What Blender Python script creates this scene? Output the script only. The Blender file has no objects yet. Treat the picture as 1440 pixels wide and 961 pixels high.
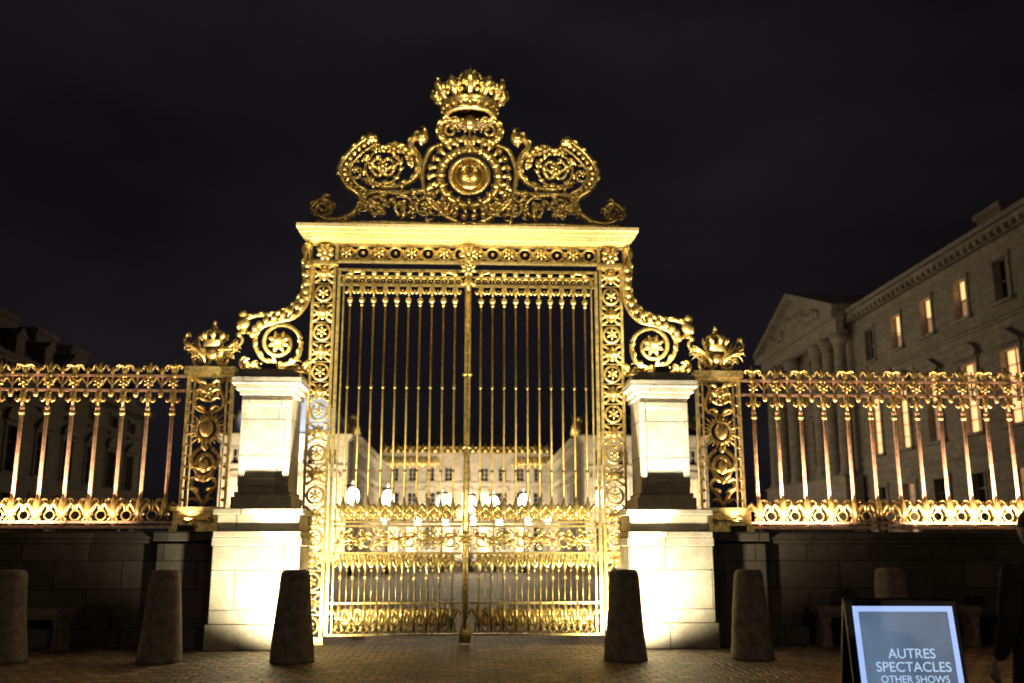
import bpy, math, random
from mathutils import Vector
random.seed(7)
sc = bpy.context.scene
COL = sc.collection
pi = math.pi

# ------------------------------------------------------------------ mesh builder
class MB:
    def __init__(s):
        s.v=[]; s.f=[]; s.sm=[]
    def add(s, vs, fs, smooth=False):
        o=len(s.v); s.v.extend(vs)
        for f in fs:
            s.f.append([i+o for i in f]); s.sm.append(smooth)
    def box(s,x0,x1,y0,y1,z0,z1):
        if x0>x1:x0,x1=x1,x0
        if y0>y1:y0,y1=y1,y0
        vs=[(x0,y0,z0),(x1,y0,z0),(x1,y1,z0),(x0,y1,z0),(x0,y0,z1),(x1,y0,z1),(x1,y1,z1),(x0,y1,z1)]
        s.add(vs,[(3,2,1,0),(4,5,6,7),(0,1,5,4),(1,2,6,5),(2,3,7,6),(3,0,4,7)])
    def tube(s,pts,r,n=6,closed=False,smooth=True):
        pts=[Vector(p) for p in pts]; m=len(pts)
        rs = r if isinstance(r,(list,tuple)) else [r]*m
        vs=[]
        for i,p in enumerate(pts):
            if closed: t=pts[(i+1)%m]-pts[i-1]
            else: t=pts[min(i+1,m-1)]-pts[max(i-1,0)]
            if t.length<1e-9: t=Vector((0,0,1))
            t.normalize()
            ref=Vector((0,1,0)) if abs(t.y)<.9 else Vector((1,0,0))
            a=t.cross(ref).normalized(); b=t.cross(a)
            for k in range(n):
                q=2*pi*k/n
                w=p+(a*math.cos(q)+b*math.sin(q))*rs[i]
                vs.append((w.x,w.y,w.z))
        fs=[]
        L=m if closed else m-1
        for i in range(L):
            j=(i+1)%m
            for k in range(n):
                k2=(k+1)%n
                fs.append((i*n+k,i*n+k2,j*n+k2,j*n+k))
        if not closed:
            fs.append(tuple(range(n-1,-1,-1))); fs.append(tuple((m-1)*n+k for k in range(n)))
        s.add(vs,fs,smooth)
    def ring(s,x,y,z,r,t,seg=14,n=5,rz=None):
        rz=rz or r
        s.tube([(x+r*math.cos(2*pi*i/seg),y,z+rz*math.sin(2*pi*i/seg)) for i in range(seg)],t,n,True)
    def ball(s,x,y,z,rx,ry=None,rz=None,nu=8,nv=6):
        ry=ry or rx; rz=rz or rx
        vs=[(x,y,z-rz)]
        for j in range(1,nv):
            a=-pi/2+pi*j/nv
            for i in range(nu):
                b=2*pi*i/nu
                vs.append((x+rx*math.cos(a)*math.cos(b),y+ry*math.cos(a)*math.sin(b),z+rz*math.sin(a)))
        vs.append((x,y,z+rz)); top=len(vs)-1
        fs=[]
        for i in range(nu):
            k=(i+1)%nu
            fs.append((0,1+k,1+i)); fs.append((top,top-nu+i,top-nu+k))
            for j in range(nv-2):
                a=1+j*nu
                fs.append((a+i,a+k,a+nu+k,a+nu+i))
        s.add(vs,fs,True)
    def lathe(s,cx,cy,prof,n=16,axis='z',cz=0,smooth=True):
        vs=[];fs=[]
        for (r,h) in prof:
            for k in range(n):
                q=2*pi*k/n
                if axis=='z': vs.append((cx+r*math.cos(q),cy+r*math.sin(q),h))
                else: vs.append((cx+r*math.cos(q),h,cz+r*math.sin(q)))
        m=len(prof)
        for i in range(m-1):
            for k in range(n):
                k2=(k+1)%n
                f=(i*n+k,i*n+k2,(i+1)*n+k2,(i+1)*n+k)
                fs.append(f if axis=='z' else f[::-1])
        fs.append(tuple(range(n-1,-1,-1))); fs.append(tuple((m-1)*n+k for k in range(n)))
        s.add(vs,fs,smooth)
    def prism(s,poly,y0,y1):
        n=len(poly)
        vs=[(x,y0,z) for x,z in poly]+[(x,y1,z) for x,z in poly]
        fs=[tuple(range(n)),tuple(range(2*n-1,n-1,-1))]
        for i in range(n):
            j=(i+1)%n
            fs.append((i,i+n,j+n,j))
        s.add(vs,fs)
    def mirror(s,m0,f0):
        o=len(s.v); 
        s.v.extend([(-x,y,z) for x,y,z in s.v[m0:o]])
        nf=len(s.f)
        for i in range(f0,nf):
            s.f.append([k-m0+o for k in reversed(s.f[i])]); s.sm.append(s.sm[i])
    def mark(s): return len(s.v),len(s.f)
    def obj(s,name,mat,parent=None,loc=None):
        me=bpy.data.meshes.new(name); me.from_pydata(s.v,[],s.f)
        me.polygons.foreach_set('use_smooth',s.sm); me.update()
        me.materials.append(mat)
        o=bpy.data.objects.new(name,me); COL.objects.link(o)
        if parent: o.parent=parent
        if loc: o.location=loc
        return o
def empty(name,loc=(0,0,0),rot=0,parent=None):
    e=bpy.data.objects.new(name,None); COL.objects.link(e); e.location=loc; e.rotation_euler=(0,0,rot)
    e.empty_display_size=.2
    if parent: e.parent=parent
    return e
def cr(pts,n=5):
    P=[Vector(p) for p in pts]; P=[P[0]*2-P[1]]+P+[P[-1]*2-P[-2]]
    out=[]
    for i in range(1,len(P)-2):
        for k in range(n):
            t=k/n; a,b,c,d=P[i-1],P[i],P[i+1],P[i+2]
            out.append(.5*((2*b)+(c-a)*t+(2*a-5*b+4*c-d)*t*t+(3*b-3*c+d-a)*t**3))
    out.append(P[-2]); return out
def spiral(cx,y,cz,r0,r1,a0,turns,n=22):
    return [(cx+(r0+(r1-r0)*i/n)*math.cos(a0+turns*2*pi*i/n),y,cz+(r0+(r1-r0)*i/n)*math.sin(a0+turns*2*pi*i/n)) for i in range(n+1)]
def taper(n,a,b,mid=None):
    if mid is None: return [a+(b-a)*i/(n-1) for i in range(n)]
    return [ (a+(mid-a)*(2*i/(n-1))) if i<(n-1)/2 else (mid+(b-mid)*(2*i/(n-1)-1)) for i in range(n)]

# ------------------------------------------------------------------ materials
def mat(name):
    m=bpy.data.materials.new(name); m.use_nodes=True
    return m,m.node_tree,m.node_tree.nodes['Principled BSDF']
def simple(name,col,rough=.5,metal=0,noise=0.0,nscale=8,bump=0.0,emit=None,es=0):
    m,nt,b=mat(name)
    b.inputs['Base Color'].default_value=(*col,1); b.inputs['Roughness'].default_value=rough; b.inputs['Metallic'].default_value=metal
    if emit: b.inputs['Emission Color'].default_value=(*emit,1); b.inputs['Emission Strength'].default_value=es
    if noise or bump:
        tc=nt.nodes.new('ShaderNodeTexCoord'); n=nt.nodes.new('ShaderNodeTexNoise'); n.inputs['Scale'].default_value=nscale; n.inputs['Detail'].default_value=5
        nt.links.new(tc.outputs['Object'],n.inputs['Vector'])
        if noise:
            r=nt.nodes.new('ShaderNodeValToRGB'); r.color_ramp.elements[0].position=.3; r.color_ramp.elements[1].position=.7
            r.color_ramp.elements[0].color=(*[c*(1-noise) for c in col],1); r.color_ramp.elements[1].color=(*[min(1,c*(1+noise)) for c in col],1)
            nt.links.new(n.outputs['Fac'],r.inputs[0]); nt.links.new(r.outputs[0],b.inputs['Base Color'])
        if bump:
            bp=nt.nodes.new('ShaderNodeBump'); bp.inputs['Strength'].default_value=bump; bp.inputs['Distance'].default_value=.02
            nt.links.new(n.outputs['Fac'],bp.inputs['Height']); nt.links.new(bp.outputs[0],b.inputs['Normal'])
    return m
def blocks(name,col,bw,bh,joint=.012,var=.25,dark=.35,rough=.85,bump=.4):
    m,nt,b=mat(name); N=nt.nodes.new; L=nt.links.new
    tc=N('ShaderNodeTexCoord'); sp=N('ShaderNodeSeparateXYZ'); L(tc.outputs['Object'],sp.inputs[0])
    ad=N('ShaderNodeMath'); L(sp.outputs[0],ad.inputs[0]); L(sp.outputs[1],ad.inputs[1])
    cb=N('ShaderNodeCombineXYZ'); L(ad.outputs[0],cb.inputs[0]); L(sp.outputs[2],cb.inputs[1])
    br=N('ShaderNodeTexBrick'); L(cb.outputs[0],br.inputs['Vector']); br.inputs['Scale'].default_value=1
    br.inputs['Brick Width'].default_value=bw; br.inputs['Row Height'].default_value=bh; br.inputs['Mortar Size'].default_value=joint
    br.inputs['Mortar Smooth'].default_value=.3
    br.inputs['Color1'].default_value=(*[c*(1+var) for c in col],1); br.inputs['Color2'].default_value=(*[c*(1-var) for c in col],1)
    br.inputs['Mortar'].default_value=(*[c*dark for c in col],1)
    n=N('ShaderNodeTexNoise'); n.inputs['Scale'].default_value=3; n.inputs['Detail'].default_value=8; n.inputs['Roughness'].default_value=.65
    L(tc.outputs['Object'],n.inputs['Vector'])
    r=N('ShaderNodeValToRGB'); r.color_ramp.elements[0].position=.3; r.color_ramp.elements[0].color=(.5,.47,.44,1); r.color_ramp.elements[1].position=.65; r.color_ramp.elements[1].color=(1,1,1,1)
    L(n.outputs['Fac'],r.inputs[0])
    mx=N('ShaderNodeMixRGB'); mx.blend_type='MULTIPLY'; mx.inputs[0].default_value=.8
    L(br.outputs['Color'],mx.inputs[1]); L(r.outputs[0],mx.inputs[2]); L(mx.outputs[0],b.inputs['Base Color'])
    b.inputs['Roughness'].default_value=rough
    n2=N('ShaderNodeTexNoise'); n2.inputs['Scale'].default_value=22; n2.inputs['Detail'].default_value=6; L(tc.outputs['Object'],n2.inputs['Vector'])
    s2=N('ShaderNodeMath'); s2.operation='SUBTRACT'; L(n2.outputs['Fac'],s2.inputs[0]); L(br.outputs['Fac'],s2.inputs[1])
    bp=N('ShaderNodeBump'); bp.inputs['Strength'].default_value=bump; bp.inputs['Distance'].default_value=.02
    L(s2.outputs[0],bp.inputs['Height']); L(bp.outputs[0],b.inputs['Normal'])
    return m
def gold(name,col,rough,metal,dk=.6):
    m,nt,b=mat(name); N=nt.nodes.new; L=nt.links.new
    tc=N('ShaderNodeTexCoord'); n=N('ShaderNodeTexNoise'); n.inputs['Scale'].default_value=14; n.inputs['Detail'].default_value=6; L(tc.outputs['Object'],n.inputs['Vector'])
    r=N('ShaderNodeValToRGB'); r.color_ramp.elements[0].position=.35; r.color_ramp.elements[1].position=.6
    r.color_ramp.elements[0].color=(*[c*dk for c in col],1); r.color_ramp.elements[1].color=(*col,1)
    L(n.outputs['Fac'],r.inputs[0]); L(r.outputs[0],b.inputs['Base Color'])
    mr=N('ShaderNodeMapRange'); mr.inputs['To Min'].default_value=rough+.12; mr.inputs['To Max'].default_value=rough-.1; L(n.outputs['Fac'],mr.inputs['Value']); L(mr.outputs[0],b.inputs['Roughness'])
    n2=N('ShaderNodeTexNoise'); n2.inputs['Scale'].default_value=40; n2.inputs['Detail'].default_value=3; L(tc.outputs['Object'],n2.inputs['Vector'])
    bp=N('ShaderNodeBump'); bp.inputs['Strength'].default_value=.35; bp.inputs['Distance'].default_value=.01
    L(n2.outputs['Fac'],bp.inputs['Height']); L(bp.outputs[0],b.inputs['Normal'])
    b.inputs['Metallic'].default_value=metal
    return m
GOLD=gold('gilded_iron',(.95,.72,.27),.34,.82,.5)
CREST=gold('gilded_crest',(.92,.68,.25),.28,.92,.45)
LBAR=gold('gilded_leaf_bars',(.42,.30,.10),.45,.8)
BARG=gold('gilded_fence_bars',(.85,.55,.36),.45,.5)
BLUE=simple('blue_enamel',(.02,.03,.09),.25,.3)
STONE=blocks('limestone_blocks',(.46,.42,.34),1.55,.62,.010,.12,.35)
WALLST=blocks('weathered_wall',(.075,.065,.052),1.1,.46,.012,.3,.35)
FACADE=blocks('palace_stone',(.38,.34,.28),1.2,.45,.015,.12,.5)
DFACADE=blocks('shade_dimmed_stone',(.075,.057,.042),1.2,.45,.015,.12,.5)  # facade stone with the left wing's dimness put into its colour
BOLL=simple('bollard_granite',(.15,.125,.10),.9,0,.4,9,.5)
SLATE=simple('slate_roof',(.04,.04,.05),.7,0,.3,3,.2)
LROOF=simple('lead_roof',(.40,.42,.45),.6,0,.15,1.2,.1)
DARKGL=simple('dark_glass',(.015,.016,.02),.12)
LITGL=simple('lit_window',(.8,.6,.35),.5,emit=(1,.55,.22),es=1.6)
DIMGL=simple('dim_window',(.5,.4,.3),.5,emit=(1,.50,.24),es=.3)
PGL=simple('palace_lit_window',(.8,.6,.35),.5,emit=(1,.66,.30),es=2.6)
FRAME=simple('window_frame',(.40,.35,.29),.6)
LAMPG=simple('lamp_glass',(1,1,1),.4,emit=(1,.82,.52),es=20)
IRON=simple('black_iron',(.02,.02,.02),.5,.5)
COAT=simple('dark_coat',(.010,.010,.013),.95,0,.4,30,.3)
SKIN=simple('skin',(.30,.17,.12),.6)
HAIR=simple('hair',(.015,.011,.009),.8,0,.5,60,.6)

# ------------------------------------------------------------------ ground
def ground_mat():
    m,nt,b=mat('cobblestones'); N=nt.nodes.new; L=nt.links.new
    tc=N('ShaderNodeTexCoord')
    n0=N('ShaderNodeTexNoise'); n0.inputs['Scale'].default_value=2.2; n0.inputs['Detail'].default_value=2; L(tc.outputs['Object'],n0.inputs['Vector'])
    ms=N('ShaderNodeVectorMath'); ms.operation='MULTIPLY_ADD'; ms.inputs[1].default_value=(.16,.16,0); L(n0.outputs['Color'],ms.inputs[0]); L(tc.outputs['Object'],ms.inputs[2])
    br=N('ShaderNodeTexBrick'); L(ms.outputs[0],br.inputs['Vector']); br.inputs['Scale'].default_value=1
    br.inputs['Brick Width'].default_value=.25; br.inputs['Row Height'].default_value=.21; br.inputs['Mortar Size'].default_value=.026; br.inputs['Mortar Smooth'].default_value=.7
    br.inputs['Color1'].default_value=(.38,.28,.20,1); br.inputs['Color2'].default_value=(.12,.095,.07,1); br.inputs['Mortar'].default_value=(.03,.025,.02,1)
    n=N('ShaderNodeTexNoise'); n.inputs['Scale'].default_value=.6; n.inputs['Detail'].default_value=7; L(tc.outputs['Object'],n.inputs['Vector'])
    r=N('ShaderNodeValToRGB'); r.color_ramp.elements[0].position=.38; r.color_ramp.elements[0].color=(.35,.34,.33,1); r.color_ramp.elements[1].position=.62
    L(n.outputs['Fac'],r.inputs[0])
    mx=N('ShaderNodeMixRGB'); mx.blend_type='MULTIPLY'; mx.inputs[0].default_value=1; L(br.outputs['Color'],mx.inputs[1]); L(r.outputs[0],mx.inputs[2]); L(mx.outputs[0],b.inputs['Base Color'])
    b.inputs['Roughness'].default_value=.55
    n2=N('ShaderNodeTexNoise'); n2.inputs['Scale'].default_value=12; n2.inputs['Detail'].default_value=5; L(tc.outputs['Object'],n2.inputs['Vector'])
    s2=N('ShaderNodeMath'); s2.operation='MULTIPLY_ADD'; s2.inputs[1].default_value=-1.4; L(br.outputs['Fac'],s2.inputs[0]); L(n2.outputs['Fac'],s2.inputs[2])
    bp=N('ShaderNodeBump'); bp.inputs['Strength'].default_value=1; bp.inputs['Distance'].default_value=.035
    L(s2.outputs[0],bp.inputs['Height']); L(bp.outputs[0],b.inputs['Normal'])
    return m
g=MB(); g.add([(-400,-150,0),(400,-150,0),(400,600,0),(-400,600,0)],[(0,1,2,3)]); g.obj('cobblestone_ground',ground_mat())

# ------------------------------------------------------------------ lights helper
def spot(name,loc,target,power,col,angle,blend=.5,size=.08,parent=None):
    l=bpy.data.lights.new(name,'SPOT'); l.energy=power; l.color=col; l.spot_size=math.radians(angle); l.spot_blend=blend; l.shadow_soft_size=size
    o=bpy.data.objects.new(name,l); COL.objects.link(o); o.location=loc
    o.rotation_euler=(Vector(target)-Vector(loc)).to_track_quat('-Z','Y').to_euler()
    if parent: o.parent=parent
    return o
def strip(name,loc,target,power,col,lx,ly,parent=None,spread=180):
    l=bpy.data.lights.new(name,'AREA'); l.shape='RECTANGLE'; l.size=lx; l.size_y=ly; l.energy=power; l.color=col; l.spread=math.radians(spread)
    o=bpy.data.objects.new(name,l); COL.objects.link(o); o.location=loc
    o.rotation_euler=(Vector(target)-Vector(loc)).to_track_quat('-Z','Y').to_euler()
    if parent: o.parent=parent
    return o
def floodlight(x,y,z=0,yaw=0):
    e=empty('floodlight')
    m=MB(); m.box(x-.11,x+.11,y-.05,y+.05,z+.021,z+.1); m.box(x-.13,x+.13,y-.07,y+.07,z+.0,z+.02); m.tube([(x-.13,y,z+.02),(x-.13,y,z+.12),(x-.11,y,z+.12)],.01,5); m.tube([(x+.13,y,z+.02),(x+.13,y,z+.12),(x+.11,y,z+.12)],.01,5)
    m.obj('housing',IRON,e); return e
WARM=(1,.87,.55); PINK=(1,.66,.44)

# ------------------------------------------------------------------ ornaments
def fleur(m,x,y,z,h,d=1,n=5,out=0):
    def P(a,b): return (x+a*h,y+out*b*h,z+d*b*h)
    m.tube([P(0,0),P(0,.28),P(0,.62),P(0,1)],[.05*h,.15*h,.13*h,.012*h],n)
    for s in (-1,1):
        m.tube([P(s*.04,.1),P(s*.17,.42),P(s*.31,.62),P(s*.43,.52),P(s*.40,.34)],[.05*h,.10*h,.09*h,.07*h,.03*h],n)
        m.tube([P(s*.03,.2),P(s*.15,.02),P(s*.2,-.1)],[.05*h,.05*h,.02*h],4)
    m.box(x-.17*h,x+.17*h,y-.09*h,y+.09*h,z+d*.16*h,z+d*.27*h)
def rosette(m,x,y,z,r,k=6):
    m.ball(x,y-.03,z,r*.3,r*.3,r*.3)
    for i in range(k):
        a=2*pi*i/k+pi/k
        m.tube([(x+r*.2*math.cos(a),y,z+r*.2*math.sin(a)),(x+r*.6*math.cos(a),y-.03,z+r*.6*math.sin(a)),(x+r*math.cos(a),y,z+r*math.sin(a))],[r*.1,r*.26,r*.08],5)
def leaf(m,x,y,z,ang,L,w,curl=.8):
    pts=[];rs=[];n=6;a=ang;px,pz=x,z
    prof=[.4,.95,1,.8,.5,.35,.1]
    for i in range(n+1):
        pts.append((px,y-.05*math.sin(i/n*pi),pz)); rs.append(w*prof[i])
        px+=L/n*math.cos(a); pz+=L/n*math.sin(a); a+=curl/n*(1+i*.5)
    m.tube(pts,rs,5)
def foliage(m,path,L,w,side=1,step=3,y=0):
    for i in range(1,len(path)-1,step):
        p=Vector(path[i]); t=(Vector(path[i+1])-Vector(path[i-1]))
        a=math.atan2(t.z,t.x)+side*.7
        leaf(m,p.x,p.y+y,p.z,a,L*random.uniform(.8,1.2),w,-side*random.uniform(.8,1.8))
def scroll_s(m,x0,x1,z,y,h,t,flip=1):
    xm=(x0+x1)/2; w=(x1-x0)/2
    a=spiral(x0+w*.42,y,z-flip*h*.1,.06*h+.01,h*.42,0,1.4,18)
    b=spiral(x1-w*.42,y,z+flip*h*.1,.06*h+.01,h*.42,pi,1.4,18)
    m.tube(a,t,5); m.tube(b,t,5)
    m.tube(cr([a[-1],(xm,y,z),b[-1]],4),t*1.3,5)
    rosette(m,xm,y,z,h*.22,5)
def lattice(m,xa,xb,z0,z1,y,pitch):
    xc=(xa+xb)/2; w=(xb-xa)
    for xx in (xa,xb): m.box(xx-.024,xx+.024,y-.04,y+.04,z0,z1)
    k=max(1,round((z1-z0)/pitch)); pz=(z1-z0)/k
    for i in range(k):
        z=z0+pz*(i+.5); r=min(w,pz)*.40
        if i%2==0:
            m.ring(xc,y,z,r,.026,14,5); rosette(m,xc,y-.03,z,r*.72,6)
        else:
            for s in (-1,1):
                for q in (-1,1):
                    m.tube(cr([(xc+s*w*.46,y,z+q*pz*.47),(xc+s*w*.16,y,z+q*pz*.26),(xc+s*w*.30,y,z+q*pz*.06),(xc+s*w*.42,y,z+q*pz*.16)],3),.024,5)
            m.ball(xc,y-.03,z,.075,.06,.075)
            for s in (-1,1):
                m.ball(xc,y-.02,z+s*pz*.25,.04,.04,.05); m.ball(xc+s*w*.25,y-.02,z,.04,.04,.035)
        m.box(xa+.022,xb-.022,y-.012,y+.012,z+pz*.5-.008,z+pz*.5+.008)
def rings_row(m,x0,x1,z,y,r,t,pitch,ros=0):
    k=max(1,round((x1-x0)/pitch)); p=(x1-x0)/k
    for i in range(k):
        x=x0+p*(i+.5)
        m.ring(x,y,z,min(r,p*.48),t,12,5,r)
        if ros and i%ros==0: rosette(m,x,y-.04,z,r*.9,6)
        else: m.ball(x,y,z,r*.3)
        if i<k-1: m.ball(x+p/2,y-.01,z,r*.22,r*.22,r*.6)

# ================================================================== GATE
gate=empty('gilded_gate')
W=2.83; IN=2.40
F=MB()
mk=F.mark()
lattice(F,IN+.03,W-.02,.12,6.66,0,.36)
for z in (1.5,1.98,3.6): F.box(IN,W,-.05,.05,z-.02,z+.02)
F.box(IN-.02,W+.03,-.12,.12,0.003,.12)
F.box(IN-.02,W+.02,-.08,.08,6.64,6.70)
rosette(F,(IN+W)/2,-.06,6.87,.17,8)
F.mirror(*mk)
for z in (6.72,7.04): F.box(-2.93,2.93,-.06,.06,z-.022,z+.022)
rings_row(F,-IN+.02,IN-.02,6.88,0,.12,.024,.29,2)
for s in (-1,1):
    F.ring(s*(IN+W)/2,0,6.88,.13,.022); 
    for xx in (IN,W+.05): F.box(s*xx-.03,s*xx+.03,-.07,.07,6.742,7.018)
    F.ball(s*2.95,-.03,6.93,.10,.1,.14); F.ball(s*2.95,-.03,6.74,.07,.07,.09)
for x in [i*.29 for i in range(-8,9)]: F.tube([(x-.1,-.02,6.75),(x,-.03,6.80),(x+.1,-.02,6.75)],.018,4)
F.obj('frame',GOLD,gate)
C=MB()
prof=[(2.93,.10,7.064,7.11),(2.97,.14,7.11,7.15),(3.02,.19,7.153,7.21),(3.07,.24,7.213,7.28),(3.12,.30,7.283,7.35)]
for w,d,a,b in prof: C.box(-w,w,-d,d,a,b-.002)
for i in range(62):
    x=-2.94+i*5.88/61
    C.box(x-.025,x+.025,-.175,-.141,7.112,7.146)
C.obj('cornice',gold('gilded_cornice',(1.0,.80,.40),.5,.5,.75),gate)
LV=MB(); mk=LV.mark()
x0,x1=.075,2.32
LV.box(2.32,2.375,-.035,.035,.14,6.58)
LV.box(2.245,2.27,-.03,.03,.14,6.42)
for z in (.15,.67,1.50,1.96,2.03,6.28,6.56):
    LV.box(x0,x1,-.03,.03,z-.018,z+.018)
LV.box(x0,x1,-.022,.022,6.433,6.457)
rings_row(LV,.12,2.24,6.36,0,.06,.016,.125)
LV.tube(cr([(2.3,0,6.27),(2.25,0,6.42),(2.1,0,6.52),(1.9,0,6.54)],4),.025,5)
LV.tube(cr([(.1,0,6.27),(.15,0,6.42),(.3,0,6.52),(.5,0,6.54)],4),.025,5)
nb=10; sp=(2.24-.13)/nb
for i in range(nb):
    x=.13+sp*(i+.5)
    LV.ball(x,-.02,6.50,.05,.04,.045)
    fleur(LV,x,-.02,6.27,.24,-1); LV.ball(x,-.02,5.99,.055,.05,.06); LV.ball(x,-.02,5.91,.03,.03,.04)
    fleur(LV,x,-.02,2.10,.36,1)
    if i<nb-1: fleur(LV,x+sp/2,-.0,2.06,.28,1)
    LV.ring(x,0,2.12,.05,.012,10,4)
    fleur(LV,x,-.02,1.48,.32,-1); LV.ball(x,-.02,1.10,.035,.035,.05); LV.tube([(x,0,1.3),(x,0,1.0)],.018,5)
    if i<nb-1:
        fleur(LV,x+sp/2,0,1.49,.24,-1); LV.tube([(x+sp/2,0,.5),(x+sp/2,0,1.26)],.010,5); LV.ball(x+sp/2,-.01,1.22,.025)
    fleur(LV,x,-.02,.34,.38,1)
    if i<nb-1: fleur(LV,x+sp/2,0,.28,.28,1)
    LV.tube(cr([(x-sp*.45,0,.18),(x-sp*.2,0,.30),(x,0,.34),(x+sp*.2,0,.30),(x+sp*.45,0,.18)],3),.016,4)
    LV.ring(x,0,.235,.05,.014,10,4)
for a,b in ((.12,.82),(.82,1.54),(1.54,2.24)):
    scroll_s(LV,a,b,1.74,0,.36,.020,1)
    for q in (-1,1):
        foliage(LV,[(a+(b-a)*t/12,0,1.74+.05*math.sin(t*.9)) for t in range(13)],.16,.024,q,2)
    for q in (-1,1):
        for xx,dr in ((a+.05,1),((a+b)/2-.09,-1),((a+b)/2+.09,1),(b-.05,-1)): LV.tube(spiral(xx,0,1.74+q*.12,.06,.015,0,dr*q*1.3,12),.012,4)
LV.mirror(*mk)
LV.box(-.055,.055,-.06,.05,.06,6.58); LV.tube([(0,-.07,.1),(0,-.07,6.45)],.035,8)
rosette(LV,0,-.1,6.58,.15,8); rosette(LV,0,-.1,6.87,.17,8); fleur(LV,0,-.1,6.46,.3,-1); LV.ball(0,-.1,6.73,.07)
rosette(LV,0,-.09,1.74,.14,8); LV.lathe(0,-.02,[(.10,.02),(.10,.2),(.075,.26),(.06,.4)],10)
for z in (2.0,3.3,4.6): LV.lathe(0,-.02,[(.07,z),(.09,z+.03),(.07,z+.06)],10)
LV.obj('leaf_ornament',GOLD,gate)
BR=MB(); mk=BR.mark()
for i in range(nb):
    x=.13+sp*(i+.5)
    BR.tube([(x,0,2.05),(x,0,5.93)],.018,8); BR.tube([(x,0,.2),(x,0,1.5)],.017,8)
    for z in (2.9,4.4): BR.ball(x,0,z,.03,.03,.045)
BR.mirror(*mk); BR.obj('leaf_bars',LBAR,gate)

# ---- crest
K=MB(); 
K.box(-2.95,2.95,-.1,.1,7.354,7.42)
mk=K.mark()
A=cr([(-1.72,0,9.02),(-1.84,0,9.16),(-1.98,0,9.10),(-2.24,0,8.86),(-2.42,0,8.52),(-2.28,0,8.20),(-2.02,0,7.98),(-2.06,0,7.74),(-2.32,0,7.55),(-2.66,0,7.54),(-2.90,0,7.74),(-2.72,0,7.93),(-2.54,0,7.80),(-2.66,0,7.70)],6)
K.tube(A,taper(len(A),.05,.045,.075),7)
K.ball(-1.84,-.06,9.12,.12,.11,.10)
A2=[Vector((p.x*.92,p.y-.03,8.3+(p.z-8.3)*.84)) for p in A[6:38]]
K.tube(A2,.03,5)
for i in range(6,40,2): K.ball((A[i].x+A2[min(i-6,len(A2)-1)].x)/2,-.06,(A[i].z+A2[min(i-6,len(A2)-1)].z)/2,.05)
foliage(K,A[4:46],.17,.04,-1,5); foliage(K,A[40:],.16,.04,1,5)
B=cr([(-.95,0,9.06),(-.84,0,9.16),(-.86,0,9.26),(-1.0,0,9.22),(-1.12,0,9.02),(-.98,0,8.80),(-.95,0,8.56),(-1.05,0,8.34),(-1.3,0,8.2),(-1.62,0,8.18),(-1.95,0,8.26)],5)
K.tube(B,taper(len(B),.06,.035,.075),7); K.ball(-.90,-.05,9.16,.13,.12,.11)
foliage(K,B[8:],.2,.045,-1,4)
D=cr([(-1.84,0,8.99),(-1.62,0,8.92),(-1.4,0,9.0),(-1.2,0,8.86),(-1.12,0,8.66)],5)
K.tube(D,.05,6); foliage(K,D,.2,.05,1,2); foliage(K,D,.16,.045,-1,3)
rosette(K,-1.42,-.04,8.92,.16,6)
for s in (0,1):
    sx=1 if s else -1
    Q=cr([(-1.62+sx*.22,-.03,8.78),(-1.62+sx*.30,-.03,8.66),(-1.62+sx*.12,-.03,8.54),(-1.62+sx*-.1,-.03,8.38),(-1.62-sx*.22,-.03,8.56),(-1.62-sx*.12,-.03,8.72),(-1.62+sx*.05,-.03,8.64)],5)
    K.tube(Q,.04,6); foliage(K,Q,.11,.032,1,6)
K.ring(-1.62,0,8.56,.33,.028,20,5)
rosette(K,-1.62,-.06,8.56,.12,6)
K.tube(spiral(-2.12,0,8.48,.2,.04,1.2,1.3),.03,5); rosette(K,-2.12,-.05,8.48,.08,5)
K.tube(cr([(-2.9,0,7.48),(-2.3,0,7.46),(-1.5,0,7.48),(-.6,0,7.46),(0,0,7.48)],4),.045,6)
for cx,r,a,t in ((-1.72,.22,0,1.4),(-1.25,.24,2,-1.4),(-.82,.22,0,1.5),(-1.95,.12,0,1.2),(-.45,.16,1,-1.3)):
    S=spiral(cx,-.02,7.78,r,.04,a,t); K.tube(S,.035,5); rosette(K,cx,-.07,7.78,.10,6); foliage(K,S,.13,.035,1,4)
K.tube(cr([(-2.0,0,7.96),(-1.7,0,8.08),(-1.3,0,8.04),(-.9,0,8.12),(-.7,0,7.94)],4),.04,6)
K.box(-1.9,-.78,-.03,.03,8.06,8.10)
for i in range(46):
    x=random.uniform(-2.0,-.55); z=random.uniform(7.55,8.15)
    leaf(K,x,-.06+random.uniform(-.03,.05),z,random.uniform(0,6.28),random.uniform(.14,.26),random.uniform(.02,.045),random.choice((-1,1))*1.4)
for i in range(16):
    a=random.uniform(0,6.28); leaf(K,-1.62+.3*math.cos(a),-.04,8.56+.28*math.sin(a),a,.15,.035,1.2)
K.tube(spiral(-2.70,-.02,7.73,.2,.03,2.2,-1.8),.035,6); foliage(K,spiral(-2.70,-.02,7.73,.2,.03,2.2,-1.8),.1,.03,1,4)
SW=cr([(-.18,-.08,9.50),(-.42,-.08,9.52),(-.58,-.06,9.35),(-.5,-.08,9.12),(-.3,-.1,9.05),(-.12,-.1,9.15)],5)
K.tube(SW,taper(len(SW),.04,.03,.075),7); foliage(K,SW,.17,.045,-1,3); foliage(K,SW,.15,.04,1,4)
K.tube(spiral(-.36,-.05,9.3,.15,.04,0,1.3),.035,6)
K.tube(cr([(-.5,0,9.05),(-.72,0,8.95),(-.84,0,8.7),(-.88,0,8.4),(-.8,0,8.0),(-.55,0,7.7),(-.2,0,7.5)],5),.05,6)
K.mirror(*mk)
cz=8.38
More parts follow.
